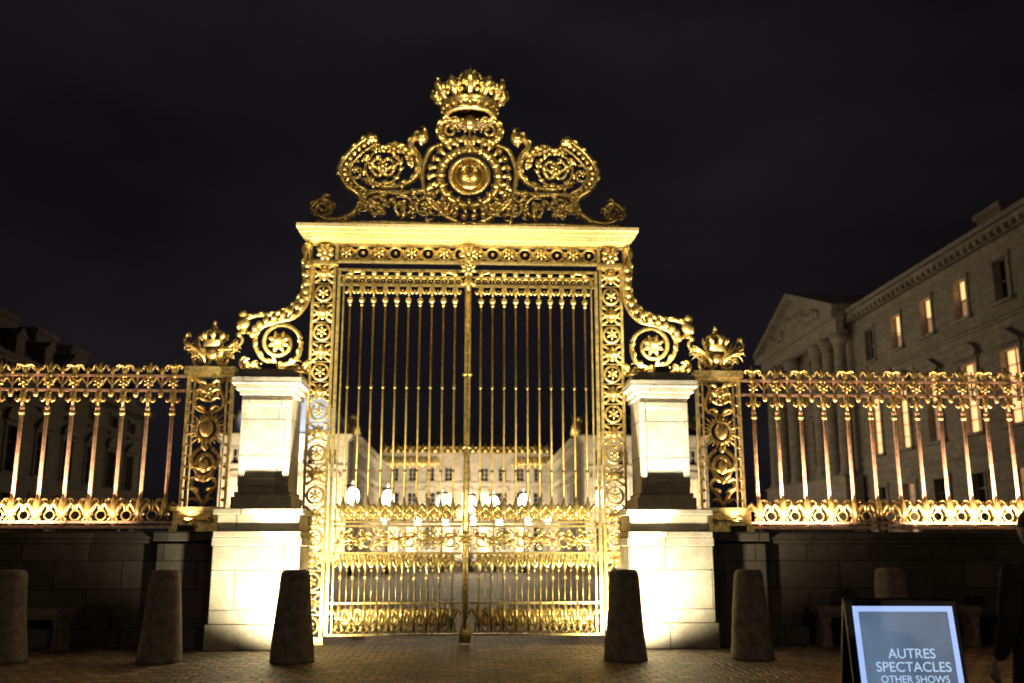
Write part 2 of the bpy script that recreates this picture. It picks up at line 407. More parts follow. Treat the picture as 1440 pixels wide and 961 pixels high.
K.lathe(0,0,[(.62,.05),(.64,-.02),(.58,-.09),(.50,-.06),(.47,-.02),(.46,.04)],32,'y',cz)
for i in range(26):
    a=2*pi*i/26
    K.ball(.74*math.cos(a),-.05,cz+.78*math.sin(a),.065)
    leaf(K,.6*math.cos(a),-.08,cz+.62*math.sin(a),a,.2,.04,.8)
for i in range(16):
    a=2*pi*i/16; K.tube([(.45*math.cos(a),-.1,cz+.45*math.sin(a)),(.54*math.cos(a),-.14,cz+.54*math.sin(a)),(.62*math.cos(a),-.1,cz+.62*math.sin(a))],[.03,.05,.02],5)
K.lathe(0,0,[(.36,-.05),(.40,-.10),(.38,-.16),(.30,-.12),(.29,-.08)],24,'y',cz)
for (fx,fz) in ((-.11,8.42),(.11,8.42),(0,8.20)): fleur(K,fx,-.27,fz,.18,1)
K.ball(0,-.14,9.44,.12,.1,.15,10,8); K.ball(0,-.24,9.42,.03,.04,.05)
for i in range(12):
    a=2*pi*i/12; K.tube([(.12*math.cos(a),-.1,9.44+.14*math.sin(a)),(.24*math.cos(a),-.08,9.44+.26*math.sin(a))],[.03,.006],4)
fleur(K,0,-.12,8.96,.3,1)
R=.50
K.lathe(0,0,[(R-.02,9.56),(R+.03,9.60),(R+.0,9.64),(R+.02,9.76),(R+.07,9.80),(R+.03,9.84),(R-.04,9.84),(R-.06,9.56)],28)
for i in range(20):
    a=2*pi*i/20; K.ball((R+.03)*math.cos(a),(R+.03)*math.sin(a),9.70,.035)
for i in range(12):
    a=2*pi*i/12+pi/2
    c,s_=math.cos(a),math.sin(a)
    h=.38 if i%2==0 else .30
    def RP(r,t,z): return (c*r - s_*t, s_*r + c*t, z)
    K.tube([RP(R,0,9.82),RP(R+.08,0,9.82+h*.4),RP(R+.20,0,9.82+h*.75),RP(R+.22,0,9.82+h)],[.04,.08,.085,.03],5)
    for q in (-1,1):
        K.tube([RP(R+.04,0,9.84+h*.2),RP(R+.10,q*.08,9.84+h*.5),RP(R+.15,q*.14,9.84+h*.55),RP(R+.15,q*.13,9.84+h*.35)],[.03,.055,.055,.03],5)
    K.ball(*RP(R+.05,.13,9.93),.05); K.ball(*RP(R+.2,0,9.82+h),.05,nu=6,nv=5)
for i in range(8):
    a=2*pi*i/8+pi/8; c,s_=math.cos(a),math.sin(a)
    pth=cr([(c*(R),s_*(R),9.83),(c*(R+.02),s_*(R+.02),10.06),(c*.38,s_*.38,10.28),(c*.18,s_*.18,10.34),(0,0,10.28)],3)
    K.tube(pth,.035,5)
    for p in pth[1:-2:1]: K.ball(p.x*1.06,p.y*1.06,p.z+.02,.045,nu=6,nv=4)
K.ball(0,0,10.38,.1); fleur(K,0,-.02,10.40,.28,1)
leaf(K,.03,0,10.44,.6,.2,.035,1); leaf(K,-.03,0,10.44,2.5,.2,.035,-1)
K.obj('crest_ornament',CREST,gate)
S=MB(); S.ball(0,-.02,cz,.31,.22,.31,20,12); S.obj('shield_disc',gold('dark_gold',(.75,.5,.15),.22,.95),gate)
PL=MB(); PL.lathe(0,0,[(.5,.04),(.5,-.02)],24,'y',cz); PL.obj('shield_ground',BLUE,gate)

# ---- side brackets on pillars
V=MB(); mk=V.mark()
O=cr([(-2.93,-.1,6.96),(-2.98,-.1,6.66),(-2.95,-.1,6.32),(-3.02,-.1,6.02),(-3.2,-.1,5.80),(-3.5,-.1,5.69),(-3.8,-.1,5.66),(-4.02,-.1,5.56),(-4.05,-.1,5.40),(-3.92,-.1,5.36)],6)
V.tube(O,taper(len(O),.045,.04,.055),7)
I=cr([(-2.86,-.1,6.6),(-2.86,-.1,6.2),(-2.9,-.1,5.9),(-3.1,-.1,5.64),(-3.42,-.1,5.54),(-3.7,-.1,5.42),(-3.78,-.1,5.15),(-3.62,-.1,4.86),(-3.3,-.1,4.76),(-3.02,-.1,4.9),(-2.96,-.1,5.2)],6)
V.tube(I,.04,7)
V.tube(spiral(-3.34,-.1,5.16,.37,.08,.2,1.5,30),.04,6); rosette(V,-3.34,-.18,5.16,.2,8); V.ball(-3.34,-.26,5.16,.09)
foliage(V,O[4:],.14,.03,-1,4); foliage(V,I[8:30],.16,.035,-1,4); foliage(V,I[30:],.16,.04,1,4)
for i in range(3,len(O)-14,3):
    p=(O[i]+I[min(len(I)-1,i)])/2; V.ball(p.x,-.14,p.z,.06,.06,.07)
for i in range(0,28,3):
    V.tube([O[i],I[min(i,len(I)-1)]],.02,4)
V.ball(-4.0,-.14,5.5,.12,.1,.12); V.ball(-4.02,-.12,5.68,.08)
for i in range(22):
    leaf(V,random.uniform(-3.9,-2.85),-.3+random.uniform(-.25,.2),4.62,random.uniform(.5,2.6),random.uniform(.15,.32),.05,random.choice((-1,1)))
V.tube([(-3.95,-.1,4.66),(-2.84,-.1,4.66)],.06,6)
V.mirror(*mk); V.obj('side_brackets',GOLD,gate)

# ================================================================== stone pillars
def pillar(s):
    e=empty('stone_pillar')
    cx=s*3.38; m=MB()
    def bx(w,y0,y1,z0,z1): m.box(cx-w,cx+w,y0,y1,z0,z1)
    bx(.74,-.99,.42,0.003,.40); bx(.70,-.95,.40,.40,1.62)
    bx(.72,-.97,.41,1.622,1.76); bx(.70,-1.0,.40,1.763,1.86)
    bx(.66,-.92,.36,1.863,2.12); bx(.72,-1.0,.41,2.123,2.22)
    bx(.50,-.80,.24,2.223,2.42); bx(.46,-.76,.20,2.42,2.50); bx(.42,-.70,.16,2.502,4.12)
    for (a,b) in ((-.42,-.31),(.31,.42)): m.box(cx+a,cx+b,-.74,-.702,2.6,4.05)
    m.box(cx-.309,cx+.309,-.74,-.702,2.6,2.72); m.box(cx-.309,cx+.309,-.74,-.702,3.94,4.05)
    bx(.46,-.76,.20,4.123,4.2); bx(.52,-.82,.26,4.203,4.29); bx(.58,-.88,.32,4.293,4.42); bx(.55,-.85,.29,4.423,4.50); bx(.44,-.72,.18,4.503,4.58)
    o=m.obj('pillar_stone',STONE,e)
    bv=o.modifiers.new('b','BEVEL'); bv.width=.012; bv.segments=2; bv.limit_method='ANGLE'
pillar(-1); pillar(1)

# ================================================================== fence piers
def pier(s):
    e=empty('gilded_fence_pier'); m=MB(); cx=0; y=0
    m.box(-.42,.42,-.26,.26,1.92,2.2); m.box(-.46,.46,-.3,.3,2.203,2.27); m.box(-.46,.46,-.3,.3,1.863,1.918)
    scroll_s(m,-.36,.36,2.06,-.28,.12,.02)
    for xx in (-.38,.38):
        m.box(xx-.025,xx+.025,-.05,.05,2.27,4.60); m.box(xx*.74-.012,xx*.74+.012,-.03,.03,2.27,4.60)
        for i in range(12): m.ball(xx*.87,-.02,2.4+i*.19,.032)
    m.box(-.44,.44,-.14,.14,4.60,4.72); m.box(-.40,.40,-.1,.1,4.54,4.598)
    m.ring(0,-.05,3.62,.20,.035,18,6); m.ball(0,-.12,3.62,.12,.08,.15,10,8)
    for i in range(24):
        a=2*pi*i/24; r=.38 if i%2 else .29
        m.tube([(.17*math.cos(a),-.08,3.62+.17*math.sin(a)),(r*math.cos(a),-.04,3.62+r*math.sin(a))],[.03,.008],4)
    m.ring(0,-.05,2.98,.15,.045,16,6,.2); m.ball(0,-.12,2.98,.09,.07,.13)
    m.ring(0,-.05,4.26,.14,.03,14,5); rosette(m,0,-.1,4.26,.13,7)
    for q in (-1,1):
        m.tube(cr([(0,-.05,2.3),(q*.1,-.05,2.5),(q*.22,-.05,2.66),(q*.12,-.05,2.82),(q*.24,-.05,3.1),(q*.1,-.05,3.3)],4),.035,6)
        m.tube(cr([(0,-.05,3.9),(q*.2,-.05,3.98),(q*.25,-.05,4.15),(q*.15,-.05,4.4),(q*.24,-.05,4.5)],4),.032,6)
        m.tube(spiral(q*.2,-.05,4.86,.18,.03,0,q*1.4),.032,6)
        for k in range(4):
            z=2.35+k*.18; leaf(m,q*.05,-.1,z,pi/2-q*.7,.22,.035,-q*1.1)
            z=3.95+k*.15; leaf(m,q*.05,-.1,z,pi/2-q*.7,.2,.035,-q*1.1)
        for k in range(9):
            leaf(m,q*.10,-.05+random.uniform(-.08,.05),4.78+.03*k,pi/2-q*(.25+.15*k),.55-.02*k,.036,-q*random.uniform(-.5,.9))
        m.tube(cr([(q*.1,-.02,4.78),(q*.35,-.02,5.0),(q*.50,-.02,5.2),(q*.44,-.02,5.32)],4),[.03]*12+[.025],6); m.ball(q*.44,-.04,5.32,.055)
        rosette(m,q*.42,-.05,5.1,.1,6); rosette(m,q*.28,-.08,4.92,.09,6)
    for z in (3.3,2.75): m.ball(0,-.1,z,.05,.05,.07)
    m.lathe(0,-.02,[(.15,5.08),(.18,5.1),(.17,5.17),(.19,5.2),(.15,5.2),(.13,5.08)],16)
    for i in range(8):
        a=2*pi*i/8+.2; c,s_=math.cos(a),math.sin(a)
        m.tube([(.17*c,-.02+.17*s_,5.2),(.22*c,-.02+.22*s_,5.27),(.25*c,-.02+.25*s_,5.33)],[.03,.05,.015],5)
        m.tube(cr([(.16*c,-.02+.16*s_,5.2),(.17*c,-.02+.17*s_,5.34),(0,-.02,5.42)],3),.03,5)
    m.ball(0,-.02,5.44,.06); m.ball(0,-.02,5.53,.035,.035,.05)
    m.ball(0,-.05,4.95,.11,.1,.1)
    m.obj('pier_ornament',GOLD,e); e.location=(s*4.53,0,0)
pier(-1); pier(1)

# ================================================================== fence
def fence(s):
    e=empty('gilded_fence'); m=MB(); b=MB()
    xs=[5.17+.43*i for i in range(24)]
    xe=xs[-1]+.22
    for z,h in ((4.56,.022),(4.30,.02),(2.02,.02),(1.94,.025)):
        b.box(4.97,xe,-.03,.03,z-h,z+h)
    for i,x in enumerate(xs):
        b.tube([(x,0,1.9),(x,0,4.57)],.033,8)
        b.ball(x,0,3.98,.045,.045,.05)
        fleur(m,x,-.02,4.58,.28,1); m.ball(x,-.03,4.56,.06,.05,.055)
        fleur(m,x,-.02,4.27,.28,-1); rosette(m,x,-.04,4.43,.10,6)
        fleur(m,x,-.03,2.06,.46,1)
        m.lathe(x,0,[(.045,3.86),(.06,3.9),(.04,3.94)],8)
        xm=x+.215
        b.tube([(xm,0,4.3),(xm,0,4.57)],.02,6)
        m.tube(cr([(x+.03,0,4.40),(x+.1,0,4.52),(xm,0,4.40),(xm+.1,0,4.52),(x+.40,0,4.40)],3),.022,5)
        fleur(m,xm,-.02,4.58,.18,1); m.ball(xm,-.02,4.24,.05,.04,.07)
        m.ring(xm,0,2.14,.085,.018,12,4); fleur(m,xm,0,2.22,.2,1)
        m.tube(spiral(x+.1,0,2.36,.07,.02,0,1.3,10),.015,4); m.tube(spiral(x+.33,0,2.36,.07,.02,pi,-1.3,10),.015,4)
        if i%2==0:
            leaf(m,x,-.03,4.70,.7,.2,.03,-1.2); leaf(m,x,-.03,4.70,pi-.7,.2,.03,1.2)
    b.obj('fence_bars',BARG,e); m.obj('fence_ornament',GOLD,e)
    e.scale=(s,1,1)
fence(-1); fence(1)

# ================================================================== low wall
def low_wall(s):
    e=empty('low_stone_wall'); m=MB()
    a,b=4.10,15.6
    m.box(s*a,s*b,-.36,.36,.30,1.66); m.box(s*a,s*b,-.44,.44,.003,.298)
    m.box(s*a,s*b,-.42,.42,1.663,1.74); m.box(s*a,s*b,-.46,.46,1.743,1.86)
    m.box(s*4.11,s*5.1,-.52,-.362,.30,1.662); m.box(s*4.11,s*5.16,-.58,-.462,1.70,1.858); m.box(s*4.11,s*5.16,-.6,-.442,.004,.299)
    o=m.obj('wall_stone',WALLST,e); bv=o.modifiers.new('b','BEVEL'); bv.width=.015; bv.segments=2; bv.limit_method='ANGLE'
low_wall(-1); low_wall(1)

# ================================================================== bollards, benches
def bollard(x,y,h=1.28,k=1,ph=0):
    m=MB(); r0,r1=.31*k,.205*k
    prof=[(r0*1.02,.003),(r0,.06),(r0*.97,.2)]+[(r0+(r1-r0)*t,h*t) for t in (.35,.55,.75,.93)]+[(r1*.98,h*.965),(r1*.9,h*.99),(r1*.7,h)]
    m.lathe(0,0,prof,28)
    m.v=[(a*(1+.025*math.sin(5*c+3*a+ph)),b*(1+.02*math.sin(4*c+2+ph)),c) for a,b,c in m.v]
    m.obj('stone_bollard',BOLL,None,(x,y,0))
for i,(x,y) in enumerate(((-2.46,-2.55),(2.33,-2.55),(-4.33,-2.5),(4.2,-2.5),(-6.55,-2.4),(6.6,-1.9),(8.75,-2.3))): bollard(x,y,1.28,1,i*1.7)
def bench(x,y):
    m=MB(); m.box(-.62,.62,-.23,.23,.52,.64); m.box(-.60,.60,-.21,.21,.48,.518)
    for s in (-1,1):
        m.prism([(s*.48-.10,.003),(s*.48+.10,.003),(s*.48+.07,.12),(s*.48+.06,.36),(s*.48+.10,.479),(s*.48-.10,.479),(s*.48-.06,.36),(s*.48-.07,.12)],-.18,.18)
    o=m.obj('stone_bench',BOLL,None,(x,y,0)); bv=o.modifiers.new('b','BEVEL'); bv.width=.015; bv.segments=2
for x in (-6.9,6.4,8.9,-9.6): bench(x,-.75)

# ================================================================== sign boards
def screen_mat():
    m,nt,b=mat('poster_face'); N=nt.nodes.new; L=nt.links.new
    tc=N('ShaderNodeTexCoord'); n=N('ShaderNodeTexNoise'); n.inputs['Scale'].default_value=1.6; n.inputs['Detail'].default_value=3
    L(tc.outputs['Object'],n.inputs['Vector']); r=N('ShaderNodeValToRGB')
    r.color_ramp.elements[0].position=.3; r.color_ramp.elements[0].color=(.060,.082,.115,1); r.color_ramp.elements[1].position=.7; r.color_ramp.elements[1].color=(.12,.18,.28,1)
    L(n.outputs['Fac'],r.inputs[0]); L(r.outputs[0],b.inputs['Emission Color']); b.inputs['Emission Strength'].default_value=1
    b.inputs['Base Color'].default_value=(.05,.06,.08,1); b.inputs['Roughness'].default_value=.3
    return m
POST=screen_mat(); EDGE=simple('lit_border',(.4,.5,.8),.4,emit=(.38,.54,1.0),es=1.0); TXT=simple('lit_text',(.8,.9,1),.4,emit=(.50,.70,1.0),es=.9)
def sign(x,y,rot,text=True):
    e=empty('a_frame_sign',(x,y,0),rot)
    H=1.22; w=.355; th=math.radians(10)
    def panel(nm,mt,x0,x1,y0,y1,z0,z1,ang,par=e,off=(0,0,0)):
        m=MB(); m.box(x0,x1,y0,y1,z0,z1); o=m.obj(nm,mt,par); o.rotation_euler=(ang,0,0); o.location=(0,off[1],H); return o
    panel('front_board',IRON,-w-.05,w+.03,0,.04,-1.23,0,-th,off=(0,-.03,0))
    panel('back_board',IRON,-w-.05,w+.03,-.04,0,-1.23,0,th*1.6,off=(0,.03,0))
    if text: 
        b=MB(); z0,z1=-1.1,-.035; t=.038
        b.box(-w,w,-.006,-.002,z1-t,z1); b.box(-w,w,-.006,-.002,z0,z0+t); b.box(-w,-w+t,-.006,-.002,z0+t,z1-t); b.box(w-t,w,-.006,-.002,z0+t,z1-t)
        o=b.obj('lit_border',EDGE,e); o.rotation_euler=(-th,0,0); o.location=(0,-.03,H)
        panel('poster',POST,-w+t,w-t,-.005,-.002,z0+t,z1-t,-th,off=(0,-.03,0))
        for tx,zz,sz in (('AUTRES',-.39,.094),('SPECTACLES',-.48,.094),('OTHER SHOWS',-.553,.068),('RESERVATION',-.78,.05)):
            c=bpy.data.curves.new('text','FONT'); c.body=tx; c.size=sz; c.align_x='CENTER'; c.extrude=.0005
            o=bpy.data.objects.new('text_line',c); COL.objects.link(o); o.parent=e; c.materials.append(TXT)
            o.rotation_euler=(pi/2-th,0,0); o.location=(.02,-.04+math.sin(th)*zz*1.0,H+zz*math.cos(th))
    m=MB(); m.tube([(-w-.04,-.15,.5),(-w-.04,.22,.5)],.008,5); m.tube([(w+.02,-.15,.5),(w+.02,.22,.5)],.008,5); m.tube([(-w-.05,0,H),(w+.03,0,H)],.022,8); m.obj('braces',IRON,e)
sign(3.14,-9.95,math.radians(-4)); sign(-3.85,-9.6,math.radians(-50),False)

# ================================================================== person
def person(x,y,rot):
    e=empty('standing_person',(x,y,0),rot)
    bm_v=[];bm_e=[];rad=[]
    def node(p,r,par=None):
        bm_v.append(p); rad.append(r); i=len(bm_v)-1
        if par is not None: bm_e.append((par,i))
        return i
    pel=node((0,0,.98),(.17,.12))
    w_=node((0,0,1.15),(.16,.115),pel); ch=node((0,.01,1.36),(.19,.125),w_); nb_=node((0,.01,1.50),(.10,.09),ch); nk=node((0,0,1.58),(.06,.06),nb_)
    for s in (-1,1):
        hip=node((s*.10,0,.90),(.11,.12),pel); kn=node((s*.12,.01,.50),(.075,.08),hip); an=node((s*.13,-.01,.10),(.05,.055),kn); node((s*.14,.16,.045),(.045,.04),an)
        sh=node((s*.19,.0,1.45),(.08,.08),ch); el=node((s*.26,-.02,1.16),(.06,.06),sh); wr=node((s*.24,.12,.95),(.04,.042),el)
    me=bpy.data.meshes.new('body'); me.from_pydata(bm_v,bm_e,[]); o=bpy.data.objects.new('clothed_body',me); COL.objects.link(o); o.parent=e
    sk=o.modifiers.new('s','SKIN'); 
    for i,r in enumerate(rad): me.skin_vertices[0].data[i].radius=r
    me.skin_vertices[0].data[0].use_root=True
    sb=o.modifiers.new('d','SUBSURF'); sb.levels=2; sb.render_levels=2; me.materials.append(COAT)
    m=MB(); n=20; prof=[(.185,.135,1.2),(.20,.15,1.0),(.225,.17,.78)]
    vs=[];fs=[]
    for (a,b_,z) in prof:
        for k in range(n): q=2*pi*k/n; f=1+.04*math.sin(5*q); vs.append((a*f*math.cos(q),b_*f*math.sin(q),z))
    for i in range(2):
        for k in range(n): fs.append((i*n+k,i*n+(k+1)%n,(i+1)*n+(k+1)%n,(i+1)*n+k))
    m.add(vs,fs,True); m.obj('coat_hem',COAT,e)
    h=MB(); h.ball(0,0.01,1.70,.078,.098,.118,16,12); h.tube([(0,.1,1.72),(0,.125,1.68),(0,.1,1.67)],[.01,.018,.01],6); h.tube([(0,0,1.5),(0,0,1.62)],.055,8)
    for s in (-1,1): h.ball(s*.079,0,1.69,.014,.025,.034); h.ball(s*.03,.094,1.715,.012,.008,.008)
    h.tube([(-.025,.098,1.64),(0,.104,1.638),(.025,.098,1.64)],.006,5)
    for s in (-1,1):
        hx,hy,hz=s*.24,.15,.91
        h.ball(hx,hy,hz,.022,.042,.048,8,6)
        for k in range(4):
            yy=hy-.026+.019*k; L_=[.058,.07,.066,.052][k]
            h.tube([(hx,yy+.01,hz-.03),(hx,yy+.02,hz-.03-L_*.5),(hx-s*.018,yy+.022,hz-.03-L_)],[.010,.009,.007],6)
        h.tube([(hx-s*.01,hy+.03,hz+.01),(hx-s*.03,hy+.06,hz-.02),(hx-s*.035,hy+.06,hz-.05)],[.012,.01,.008],6)
    h.obj('head_and_hands',SKIN,e)
    c=MB(); c.ball(0,-.012,1.735,.092,.108,.105,16,10); c.ball(0,-.05,1.67,.085,.075,.10,14,8)
    c.obj('hair',HAIR,e)
person(3.40,-11.3,.15)

# ================================================================== buildings
def facade(par,W,H,rows,bays,lit,depth=12,stone=FACADE,dent=True,lg=None):
    w=MB(); fr=MB(); gd=MB(); gl=MB(); gm=MB()
    w.box(0,W,.55,depth,.003,H-.02)
    zc=.003
    for ri,(z0,z1,ww,kind) in enumerate(rows):
        w.box(0,W,0,.548,zc,z0)
        xs=0
        for bi,b in enumerate(bays):
            w.box(xs,b-ww/2,0,.548,z0+.0005,z1-.0005); xs=b+ww/2
            a,c=b-ww/2,b+ww/2
            L_=lit(ri,bi)
            if L_>=3:
                f=L_-3+.45; zm=z0+(z1-z0)*f; gl.box(a,c,.30,.33,zm,z1); gm.box(a,c,.30,.33,z0,zm)
            else: (gl if L_==1 else gm if L_==2 else gd).box(a,c,.30,.33,z0,z1)
            fr.box(b-.04,b+.04,.24,.298,z0,z1); fr.box(a,a+.06,.24,.298,z0,z1); fr.box(c-.06,c,.24,.298,z0,z1)
            nz=max(2,int((z1-z0)/.65))
            for k in range(1,nz): zz=z0+(z1-z0)*k/nz; fr.box(a+.061,b-.041,.25,.296,zz-.025,zz+.025); fr.box(b+.041,c-.061,.25,.296,zz-.025,zz+.025)
            w.box(a-.18,a-.001,-.07,-.001,z0,z1); w.box(c+.001,c+.18,-.07,-.001,z0,z1); w.box(a-.22,c+.22,-.09,-.001,z1+.001,z1+.2); w.box(a-.28,c+.28,-.18,-.001,z0-.16,z0-.001)
            if kind==1:
                n=10; R_=ww/2+.35; zb=z1+.35
                if bi%2: poly=[(b-R_,zb),(b+R_,zb),(b,zb+.6)]
                else: poly=[(b-R_,zb),(b+R_,zb)]+[(b+R_*math.cos(pi*k/n),zb+.1+.5*math.sin(pi*k/n)) for k in range(n+1)]
                w.prism(poly,-.22,-.001); w.box(b-R_-.08,b+R_+.08,-.3,-.001,zb-.12,zb-.002)
        w.box(xs,W,0,.548,z0+.0005,z1-.0005); zc=z1
    w.box(0,W,0,.548,zc,H)
    for zz in ([rows[0][1]+.75]+([rows[1][1]+1.35] if len(rows)>1 else [])):
        w.box(-.05,W+.05,-.14,-.002,zz,zz+.14); w.box(-.05,W+.05,-.2,-.002,zz+.142,zz+.24)
    w.box(-.2,W+.2,-.25,depth*.9,H,H+.25); w.box(-.4,W+.4,-.55,depth*.9,H+.253,H+.45); w.box(-.5,W+.5,-.72,depth*.9,H+.453,H+.68)
    if dent:
        k=int(W/.6)
        for i in range(k): x=.3+i*.6; w.box(x-.13,x+.13,-.5,-.252,H+.03,H+.249)
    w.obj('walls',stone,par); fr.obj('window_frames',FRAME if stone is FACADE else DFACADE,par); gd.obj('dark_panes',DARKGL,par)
    if gl.v: gl.obj('lit_panes',lg or LITGL,par)
    if gm.v: gm.obj('dim_panes',DIMGL,par)
def mansard(par,W,z0,h,inset,depth,mt,y0=-.1):
    m=MB()
    vs=[(0,y0,z0),(W,y0,z0),(W,depth,z0),(0,depth,z0),(inset,y0+inset,z0+h),(W-inset,y0+inset,z0+h),(W-inset,depth-inset,z0+h),(inset,depth-inset,z0+h)]
    m.add(vs,[(4,5,6,7),(0,1,5,4),(1,2,6,5),(2,3,7,6),(3,0,4,7)])
    m.obj('roof',mt,par)
y_end=55.0
rw=empty('ministers_wing_building',(24,y_end,0),-pi/2)
Wd=44
def s_of(Yd): return y_end-(Yd-17)
bays=[s_of(Y) for Y in (69.2,64.5,59.8)]+[s_of(55.0-3.6*k) for k in range(8)]
bays=[b for b in bays if b<Wd-1]
def litR(r,b):
    if r==1: return {3:1,4:1,5:3.2,6:1,7:1,8:1}.get(b,0)
    if r==2: return {4:3,5:3.05,6:3.1}.get(b,0)
    return 2 if b in (4,7) else 0
facade(rw,Wd,15.3,[(1.6,5.0,1.5,0),(6.9,10.2,1.45,1),(12.45,14.35,1.15,0)],bays,litR)
p=MB()
ps0,ps1=-.3,15.0
for i,x in enumerate([.6,2.4,5.1,7.9,10.2,12.2,14.2]):
    if i in(3,): continue
    p.lathe(x,-.75,[(.52,5.9),(.52,6.1),(.43,6.2),(.42,9),(.36,13.9),(.40,14.0),(.55,14.4),(.6,14.7)],16)
p.box(ps0,ps1,-1.3,-.203,.003,5.75); p.box(ps0-.1,ps1+.1,-1.4,-.205,5.753,5.9)
p.box(ps0,ps1,-1.2,-.73,14.703,15.5); p.box(ps0-.3,ps1+.3,-1.6,-.74,15.503,15.95)
p.prism([(ps0-.3,15.953),(ps1+.3,15.953),(7.35,18.7)],-1.15,6)
for (xa,xb) in ((ps0-.55,7.35),(ps1+.55,7.35)):
    p.prism([(xa,15.96),(xa,16.3),(xb,19.15),(xb,18.72)] if xa<xb else [(xa,15.96),(xb,18.72),(xb,19.15),(xa,16.3)],-1.65,6.3)
for i in range(14):
    p.ball(2.5+i*.72,-1.2,16.25+(.9 if 3<i<10 else .25)+random.uniform(-.1,.2),.35,.2,.4)
p.obj('pediment_and_columns',FACADE,rw)
mansard(rw,Wd,15.95,1.6,2.6,11,SLATE,.2)
ch=MB()
for s in (24,33.5,40): ch.box(s-1.2,s+1.2,4,6,15.9,19.2); ch.box(s-1.35,s+1.35,3.85,6.15,19.2,19.5)
ch.obj('chimneys',FACADE,rw)
lw=empty('ministers_wing_building',(-24,11,0),pi/2)
bl=[2.2+3.6*i for i in range(12)]
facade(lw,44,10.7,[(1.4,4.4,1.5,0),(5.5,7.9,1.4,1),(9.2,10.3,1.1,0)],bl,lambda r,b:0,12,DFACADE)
mansard(lw,44,11.38,2.3,2.0,11,SLATE,.1)
ch=MB()
for s in (6,14,22,28.5,34,39.5): ch.box(s-1.5,s+1.5,3.2,5.0,11.6,14.9); ch.box(s-1.65,s+1.65,3.05,5.15,14.9,15.2)
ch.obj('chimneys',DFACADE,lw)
dm=MB()
for i in range(12):
    s=2.2+3.6*i; dm.box(s-.5,s+.5,.05,1.6,11.4,12.7); dm.prism([(s-.65,12.7),(s+.65,12.7),(s,13.2)],-.05,1.7)
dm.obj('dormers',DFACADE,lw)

# ---- palace
pal=empty('royal_palace')
cen=empty('central_body',(-13,133,0),0,pal)
rowsP=[(1.0,4.6,1.5,0),(6.2,9.8,1.5,1),(11.6,13.6,1.2,0)]
facade(cen,26,15.2,rowsP,[1.9+2.78*i for i in range(9)],lambda r,b: (1 if (r==0 and b in (0,1,3,4,5,7)) or (r==1 and b in (3,4,5)) else 0),12,FACADE,True,PGL)
mansard(cen,26,15.9,3.0,1.6,10,SLATE,.6)
for sx,rot,loc in ((-1,pi/2,(-13,97,0)),(1,-pi/2,(13,133,0))):
    sw=empty('court_wing',loc,rot,pal)
    facade(sw,36,13.6,[(1.0,4.4,1.5,0),(6.0,9.2,1.5,1),(10.9,12.6,1.2,0)],[2.5+3.4*i for i in range(10)],lambda r,b:(1 if r==0 and b%3==1 else 0),6,FACADE,True,PGL)
    mansard(sw,36,14.28,2.6,1.6,6,LROOF if sx<0 else SLATE,.3)
for x in (-28,13.6):
    pv=empty('front_pavilion',(x,94,0),0,pal)
    facade(pv,14.4,13.6,[(1.0,4.4,1.5,0),(6.0,9.2,1.5,1),(10.9,12.6,1.2,0)],[1.9+2.65*i for i in range(5)],lambda r,b:(1 if (r,b) in((0,1),(0,3),(1,2),(0,4)) else 2 if r==1 else 0),6,FACADE,True,PGL)
    mansard(pv,14.4,14.28,4.8 if x<0 else 3.4,3.2,12,LROOF if x<0 else SLATE,-.2)
go=MB()
for i in range(27):
    x=-12.6+25.2*i/26; fleur(go,x,132.6,16.0,1.5,1); go.ball(x,132.3,16.3,.35)
    if x<-4 or x>7: fleur(go,x,132.2,15.1,1.7,-1)
go.box(-13,13,132.4,132.8,15.9,16.05)
for x in (-13.2,13.2,-20,20,-27,27):
    go.ball(x,95,15.1,.7,.5,.9); go.tube([(x-.8,95,14.4),(x-.5,95,16),(x-.9,95,17)],[.3,.25,.05],6); go.tube([(x+.6,95,14.4),(x+.3,95,16),(x+.7,95,17.2)],[.3,.25,.05],6); go.ball(x,95,16.4,.35)
go.obj('roof_ornament',GOLD,pal)

# ================================================================== street lamps
def street_lamp(x,y,h=4.2,power=260,r=.17):
    e=empty('street_lamp',(x,y,0))
    m=MB(); m.lathe(0,0,[(.28,.003),(.28,.12),(.18,.25),(.12,.6),(.07,.8),(.055,2.2),(.045,h-.3),(.09,h-.25),(.05,h-.1)],12)
    m.lathe(0,0,[(.12,h-.1),(.14,h-.06)],8)
    for k in range(4):
        a=pi/4+k*pi/2; m.tube([(.14*math.cos(a),.14*math.sin(a),h-.06),((r+.09)*math.cos(a),(r+.09)*math.sin(a),h+r*3)],.015,4)
    m.lathe(0,0,[(r+.10,h+r*3),(r+.03,h+r*3+.12),(.08,h+r*3+.22),(.03,h+r*3+.35)],8)
    m.obj('post',IRON,e)
    g_=MB(); g_.ball(0,0,h+r*1.4,r,r,r*1.5,12,8); g_.obj('lantern_glass',LAMPG,e)
    l=bpy.data.lights.new('lantern','POINT'); l.energy=power; l.color=(1,.80,.52); l.shadow_soft_size=.2
    o=bpy.data.objects.new('lantern',l); COL.objects.link(o); o.parent=e; o.location=(0,0,h+r*3+.7)
for x,y in ((-6.6,40),(-4.8,43),(-1.6,48),(.3,50),(1.9,50),(3.8,47),(8.2,42),(10.3,38)): street_lamp(x,y,4.0,320,.36)
for x,y in ((-10.5,110),(-7,126),(-3,128),(1,128),(5,128),(9,124),(10.5,108),(-18,90),(-24,90),(17,90),(24,90)): street_lamp(x,y,4.6,900,.5)
street_lamp(9,-26,6.5,900); street_lamp(-12,-24,6.5,600)  # unseen lamps added behind the camera as fill for the foreground
